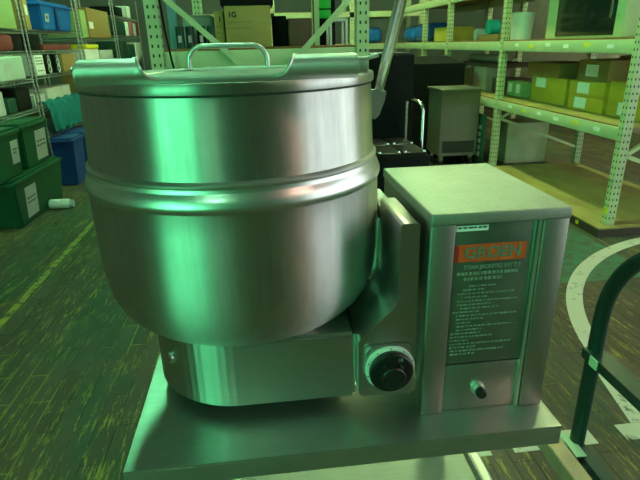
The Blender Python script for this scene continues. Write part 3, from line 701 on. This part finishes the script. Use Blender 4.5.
def item(x0, x1, y0, y1, z0, z1, mat, name, label, cat, bev=.006, group=None):
    return tag(MB().box(x0, x1, y0, y1, z0 + e, z1, bev).build(name, mat), label, cat, group)
# nearest unit
carton(-2.78, -2.31, 4.9, 5.70, 1.67 + e, 'cardl', 'pale green box on the top shelf at the left edge', z1=1.99)
item(-2.78, -2.33, 4.9, 5.60, 1.47, 1.625, 'maroon', 'storage_tray', 'maroon tray under the pale green box', 'tray', .03)
t = thing('printer', (-2.55, 5.3, 1.2 + e), 'pale grey office machine on the wire shelf under the maroon tray', 'printer')
MB().box(-2.80, -2.33, 4.95, 5.72, 1.2 + e, 1.43, .02, 3).build('casing', 'mint', t); MB().box(-2.332, -2.328, 5.3, 5.42, 1.25, 1.36).build('front_panel', 'grey', t)
MB().box(-2.76, -2.37, 5.0, 5.6, 1.43, 1.445, .004).build('paper_tray', 'grey', t)
item(-2.75, -2.36, 5.64, 5.87, 1.47, 1.63, 'blackm', 'black_case', 'black case beside the maroon tray', 'case')
for k, (y0, y1, zt, mt) in enumerate([(4.5, 4.95, 1.1, 'dgreen'), (5.0, 5.25, 1.13, 'grey'), (5.3, 5.5, 1.05, 'dgreen'), (5.52, 5.85, 1.12, 'blackm')]):
    item(-2.75, -2.38, y0, y1, .90, zt, mt, 'metal_part', ['dark green casting on the lowest wire shelf at the left edge', 'pale grey casting among the parts on the lowest wire shelf', 'short dark green casting beside the pale grey casting', 'black casting on the lowest wire shelf next to the post'][k], 'part', .02)
# second unit
carton(-2.7, -2.34, 6.03, 6.14, 1.68 + e, 'card', 'narrow tan carton left of the blue tote with a white label', z1=1.97, lab=('+x', 6.05, 6.11, 1.82, 1.92))
def tote(x0, x1, y0, y1, z0, z1, mat, label, name='tote', group=None, labels=(), ribs=True, lid=True):
    t = thing(name, ((x0 + x1) / 2, (y0 + y1) / 2, z0), label, 'tote', group)
    cx, cy = (x0 + x1) / 2, (y0 + y1) / 2; b = bmesh.new(); k = .90
    zt = z1 - (.035 if lid else 0)
    vs = []
    for zz, s in ((z0, k), (zt, 1)):
        vs.append([b.verts.new((cx + sx * (x1 - x0) / 2 * s, cy + sy * (y1 - y0) / 2 * s, zz)) for sx, sy in ((-1, -1), (1, -1), (1, 1), (-1, 1))])
    b.faces.new(vs[0]); b.faces.new(vs[1])
    for i in range(4): b.faces.new((vs[0][i], vs[0][(i + 1) % 4], vs[1][(i + 1) % 4], vs[1][i]))
    bmesh.ops.bevel(b, geom=b.edges[:], offset=.012, segments=2, affect='EDGES')
    m = MB(); m.merge(b); body = m.build('tote_body', mat, t)
    if lid:
        MB().box(x0 - .012, x1 + .012, y0 - .012, y1 + .012, zt - .02, zt + .012, .008).box(x0 + .02, x1 - .02, y0 + .02, y1 - .02, zt + .01, z1, .01).build('tote_lid', mat, t)
    sl = (x1 - x0) / 2 * (1 - k) / (zt - z0)
    for (a0, a1, b0, b1) in labels:
        q = bmesh.new(); xx = lambda zz: x1 - (zt - zz) * sl + .003
        f = [q.verts.new((xx(zz), yy, zz)) for yy, zz in ((a0, b0), (a1, b0), (a1, b1), (a0, b1))]; q.faces.new(f)
        bmesh.ops.solidify(q, geom=q.faces[:], thickness=.002)
        mm = MB(); mm.merge(q); lb = mm.build('paper_label', 'paper', t)
        mm = MB(); r9 = random.Random(int(a0 * 100))
        for zz in (b0 + (b1 - b0) * .62, b0 + (b1 - b0) * .48): dashes(a0 + .03, a1 - .03, zz, .016, xx(zz) + .001, r9, mm, .02, .05, .01, ax='y')
        mm.build('label_print', 'greyink', lb)
    return t
t = tote(-2.75, -2.30, 6.36, 7.36, 1.68 + e, 1.99, 'blue', 'bright blue plastic tote with a small white label on the wire shelf', labels=[(6.48, 6.60, 1.77, 1.86)])
MB().box(-2.305, -2.285, 6.78, 6.86, 1.70, 1.95, .004).build('rib', 'dblue', t)
item(-2.75, -2.36, 6.05, 6.32, 1.47, 1.64, 'blackm', 'black_case', 'wide black case under the blue tote', 'case')
item(-2.75, -2.36, 6.40, 7.30, 1.47, 1.54, 'maroon', 'storage_tray', 'flat maroon tray under the blue tote', 'tray')
t = carton(-2.7, -2.34, 6.03, 6.27, 1.22 + e, 'paper', 'white box with grey print beside the office machine', z1=1.43)
m = MB(); r4 = random.Random(4)
for q in (1.40, 1.37, 1.34, 1.27): dashes(6.06, 6.24, q, .012, -2.3395, r4, m, .02, .05, .01, ax='y')
m.build('box_print', 'greyink', t)
for y0, lb in ((6.34, 'left of two tall black speaker boxes with pale rings'), (6.62, 'right of two tall black speaker boxes with pale rings')):
    t = thing('speaker_box', (-2.5, y0 + .09, 1.22 + e), lb, 'speaker', 'black speaker boxes')
    MB().box(-2.66, -2.345, y0, y0 + .17, 1.22 + e, 1.432, .006).build('speaker_body', 'blackm', t)
    for zz, r in ((1.275, .045), (1.345, .04), (1.40, .025)): MB().lathe([(r * .55, 0), (r, 0), (r, .006), (r * .6, .003), (r * .55, 0)], (-2.345, y0 + .085, zz), 20, 'X').build('speaker_ring', 'grey', t)
carton(-2.75, -2.34, 6.86, 7.32, 1.22 + e, 'card2', 'brown carton right of the black speaker boxes', z1=1.43)
carton(-2.8, -2.43, 6.04, 6.34, .88 + e, 'grey', 'left pale grey carton above the teal cloth', z1=1.02)
carton(-2.8, -2.43, 6.42, 7.2, .88 + e, 'grey', 'wide pale grey carton above the teal cloth', z1=1.06)
def cloth():
    m = MB(); n = 40; rows = []
    for i in range(n + 1):
        y = 6.03 + 1.5 * i / n; row = []
        for j, (x, zz) in enumerate([(-2.405, .90), (-2.38, .95), (-2.34, .935), (-2.30, .86), (-2.29, .74), (-2.28, .64)]):
            w = .02 * math.sin(i * 1.3) + .012 * math.sin(i * 2.7 + 1)
            row.append(m.bm.verts.new((x + (w if j > 2 else 0), y, zz + (.01 * math.sin(i * .9 + j) if j else .01) - (.05 * (i % 5) / 5 if j == 5 else 0))))
        rows.append(row)
    for A, B in zip(rows, rows[1:]):
        for j in range(5): m.bm.faces.new((A[j], A[j + 1], B[j + 1], B[j]))
    bmesh.ops.solidify(m.bm, geom=m.bm.faces[:], thickness=.01)
    return m
tag(cloth().build('cloth', 'teal'), 'teal cloth draped over the wire shelf beside the kettle', 'cloth')
# third unit
t = carton(-2.8, -2.32, 8.1, 9.2, 1.63 + e, 'card2', 'large brown carton on the third wire unit', z1=2.02, lab=('+x', 8.12, 8.32, 1.75, 1.84))
carton(-2.8, -2.34, 7.85, 8.08, 1.63 + e, 'cardl', 'narrow pale carton left of the large brown carton', z1=1.98)
item(-2.75, -2.36, 7.86, 8.5, 1.32, 1.48, 'paper', 'paper_stack', 'stack of white paper below the large brown carton', 'paper stack', .003)
item(-2.75, -2.36, 8.55, 9.3, 1.32, 1.46, 'grey', 'paper_stack', 'grey ream stack right of the white paper', 'paper stack', .003)
tag(MB().box(-2.72, -2.34, 7.88, 8.48, 1.481, 1.54, .01).build('folder', 'yellow'), 'bright yellow folder on the white paper stack', 'folder')
carton(-2.8, -2.34, 8.0, 9.3, .90 + e, 'card2', 'wide brown carton low on the third wire unit', z1=1.2)
# fourth unit
for k, (y0, y1, z0, z1, mt, nm, lb) in enumerate([
    (9.8, 10.3, 2.0, 2.15, 'blackm', 'black_case', 'black case on the highest shelf of the farthest wire unit'),
    (10.4, 10.65, 2.0, 2.19, 'grey', 'binder', 'pale grey binder beside the black case on the highest shelf'),
    (10.7, 10.95, 2.0, 2.21, 'paper', 'binder', 'white binder on the highest shelf of the farthest wire unit'),
    (9.8, 10.35, 1.69, 1.92, 'dgreen', 'dark_case', 'dark green case below the black case on the farthest wire unit'),
    (10.45, 10.62, 1.69, 1.93, 'paper', 'binder', 'white binder left of the pink binder'),
    (10.68, 11.0, 1.69, 1.95, 'pink', 'binder', 'pink binder on the farthest wire unit'),
    (11.05, 11.25, 1.69, 1.93, 'grey', 'binder', 'grey binder right of the pink binder'),
    (11.3, 11.5, 1.69, 1.96, 'maroon', 'binder', 'maroon binder at the right end of the farthest wire unit'),
    (9.8, 10.3, 1.30, 1.60, 'dgreen', 'dark_case', 'tall dark green case under the other dark green case'),
    (10.4, 10.9, 1.30, 1.55, 'dgreen', 'dark_case', 'dark green case below the white and pink binders'),
    (11.0, 11.5, 1.30, 1.58, 'grey', 'carton', 'grey carton below the maroon binder'),
    (9.9, 11.3, .90, 1.2, 'blackm', 'black_case', 'long black case low on the farthest wire unit')]):
    item(-2.75, -2.34, y0, y1, z0, z1, mt, nm, lb, nm.replace('_', ' '))
tag(MB().box(-2.75, -2.34, 9.8, 10.7, 2.19 + e, 2.24).build('board', 'yellow'), 'bright yellow board on top of the far case and binder', 'board') if False else None

# ------------------------------------------------------------------ totes on the floor by the wire shelving
g = 'green lidded totes'
tote(-2.72, -2.13, 4.50, 5.62, 0.0, .44, 'green', 'lower large green tote with a white paper label standing on the floor', group=g, labels=[(4.68, 4.92, .05, .33)])
tote(-2.66, -2.15, 4.22, 4.86, .441, .855, 'green', 'upper green tote at the left edge with a white paper label', group=g, labels=[(4.66, 4.80, .55, .75)])
tote(-2.66, -2.15, 4.92, 5.52, .441, .862, 'green', 'upper green tote nearest the kettle with a large white label', group=g, labels=[(5.18, 5.44, .48, .76)])
g = 'navy totes'
tote(-2.72, -2.12, 6.03, 6.40, 0, .55, 'dblue', 'left navy tote on the floor behind the green totes', group=g)
tote(-2.72, -2.12, 6.46, 6.95, 0, .55, 'dblue', 'right navy tote on the floor behind the green totes', group=g)
t = thing('bottle', (-2.0, 5.12, 0), 'white plastic bottle lying on the floor by the lower green tote', 'bottle')
MB().lathe([(0, 0), (.045, 0), (.048, .006), (.048, .17), (.040, .19), (0, .19)], (-2.125, 5.12, .049), 24, 'X').build('bottle_body', 'paper', t)
MB().lathe([(0, .19), (.038, .19), (.038, .22), (0, .22)], (-2.125, 5.12, .049), 24, 'X').build('bottle_cap', 'grey', t)

# ------------------------------------------------------------------ hand cart at the right
ct = thing('hand_cart', (1.1, 1.1, 0), 'dark green tubular hand cart with a tan rail beside the table', 'cart')
D = Vector((0, -1, 0)); B0 = Vector((.975, 1.235, .20)); R = .32; W = .80
pts = [B0, B0 + Vector((0, 0, .48))]
for k in range(1, 13):
    a = math.radians(7.5 * k); pts.append(B0 + Vector((0, 0, .48 + R * math.sin(a))) + D * R * (1 - math.cos(a)))
far = [Vector((p.x, 2 * B0.y - W - p.y, p.z)) for p in pts]
MB().tube([tuple(p) for p in pts] + [tuple(p) for p in far[::-1]], .0225, 18).build('tube_frame', 'cartgreen', ct)
cz = Vector((-.004, 0, .36))
cb = MB().bar(B0 + cz - D * .012, B0 + cz + D * (W + .025), .058, .032).build('crossbar', 'cartgreen', ct)
MB().bar(B0 + cz + Vector((-.0305, 0, 0)) + D * .03, B0 + cz + Vector((-.0305, 0, 0)) + D * .065, .004, .031).build('sticker', 'ptag', cb)
MB().bar(B0 - D * .03, B0 + D * (W + .03), .04, .03).build('bottom_rail', 'cartgreen', ct)
nrm = Vector((-1, 0, 0))
MB().bar(B0 + nrm * .078 - D * .06 + Vector((0, 0, -.005)), B0 + nrm * .078 + D * (W + .06) + Vector((0, 0, -.005)), .055, .06, bev=.003).build('deck_rail', 'tan', ct)
for s in (.08, W - .08):
    MB().bar(B0 + D * s + Vector((0, 0, -.02)), B0 + D * s + nrm * .08 + Vector((0, 0, -.02)), .03, .02).build('cross_piece', 'cartgreen', ct)
    p = B0 + D * s + nrm * .04
    c = MB().box(p.x - .02, p.x + .02, p.y - .02, p.y + .02, .13, .20).build('caster', 'chrome', ct)
    MB().cyl(Vector((p.x, p.y, .065)) - D * .02, Vector((p.x, p.y, .065)) + D * .02, .065, 20).build('caster_wheel', 'rubber', c)
MB().bar(B0 + nrm * .025 - D * .03 + Vector((0, 0, .022)), B0 + nrm * .028 + D * .07 + Vector((0, 0, .022)), .035, .003).build('paper_tag', 'ptag', ct)

# ------------------------------------------------------------------ light and camera
w = bpy.data.worlds.new('World'); S.world = w; w.use_nodes = True
w.node_tree.nodes['Background'].inputs[0].default_value = (.35, .6, .42, 1); w.node_tree.nodes['Background'].inputs[1].default_value = .02
cam = bpy.data.cameras.new('camera'); co = bpy.data.objects.new('camera', cam); COL.objects.link(co); S.camera = co
cam.sensor_width = 36; cam.lens = 36 * 509.35 / 640; cam.clip_start = .02
yw, pt, rl = (math.radians(v) for v in (6.164, 21.06, 1.457))
f = Vector((math.sin(yw) * math.cos(pt), math.cos(yw) * math.cos(pt), -math.sin(pt)))
rt = Vector((math.cos(yw), -math.sin(yw), 0)); up = rt.cross(f)
r2 = rt * math.cos(rl) - up * math.sin(rl); u2 = up * math.cos(rl) + rt * math.sin(rl)
mw = Matrix((r2, u2, -f)).transposed().to_4x4(); mw.translation = (0, 0, H); co.matrix_world = mw
v = S.view_settings; v.view_transform = 'Standard'; v.look = 'None'; v.gamma = 1; v.use_curve_mapping = False; v.exposure = .85
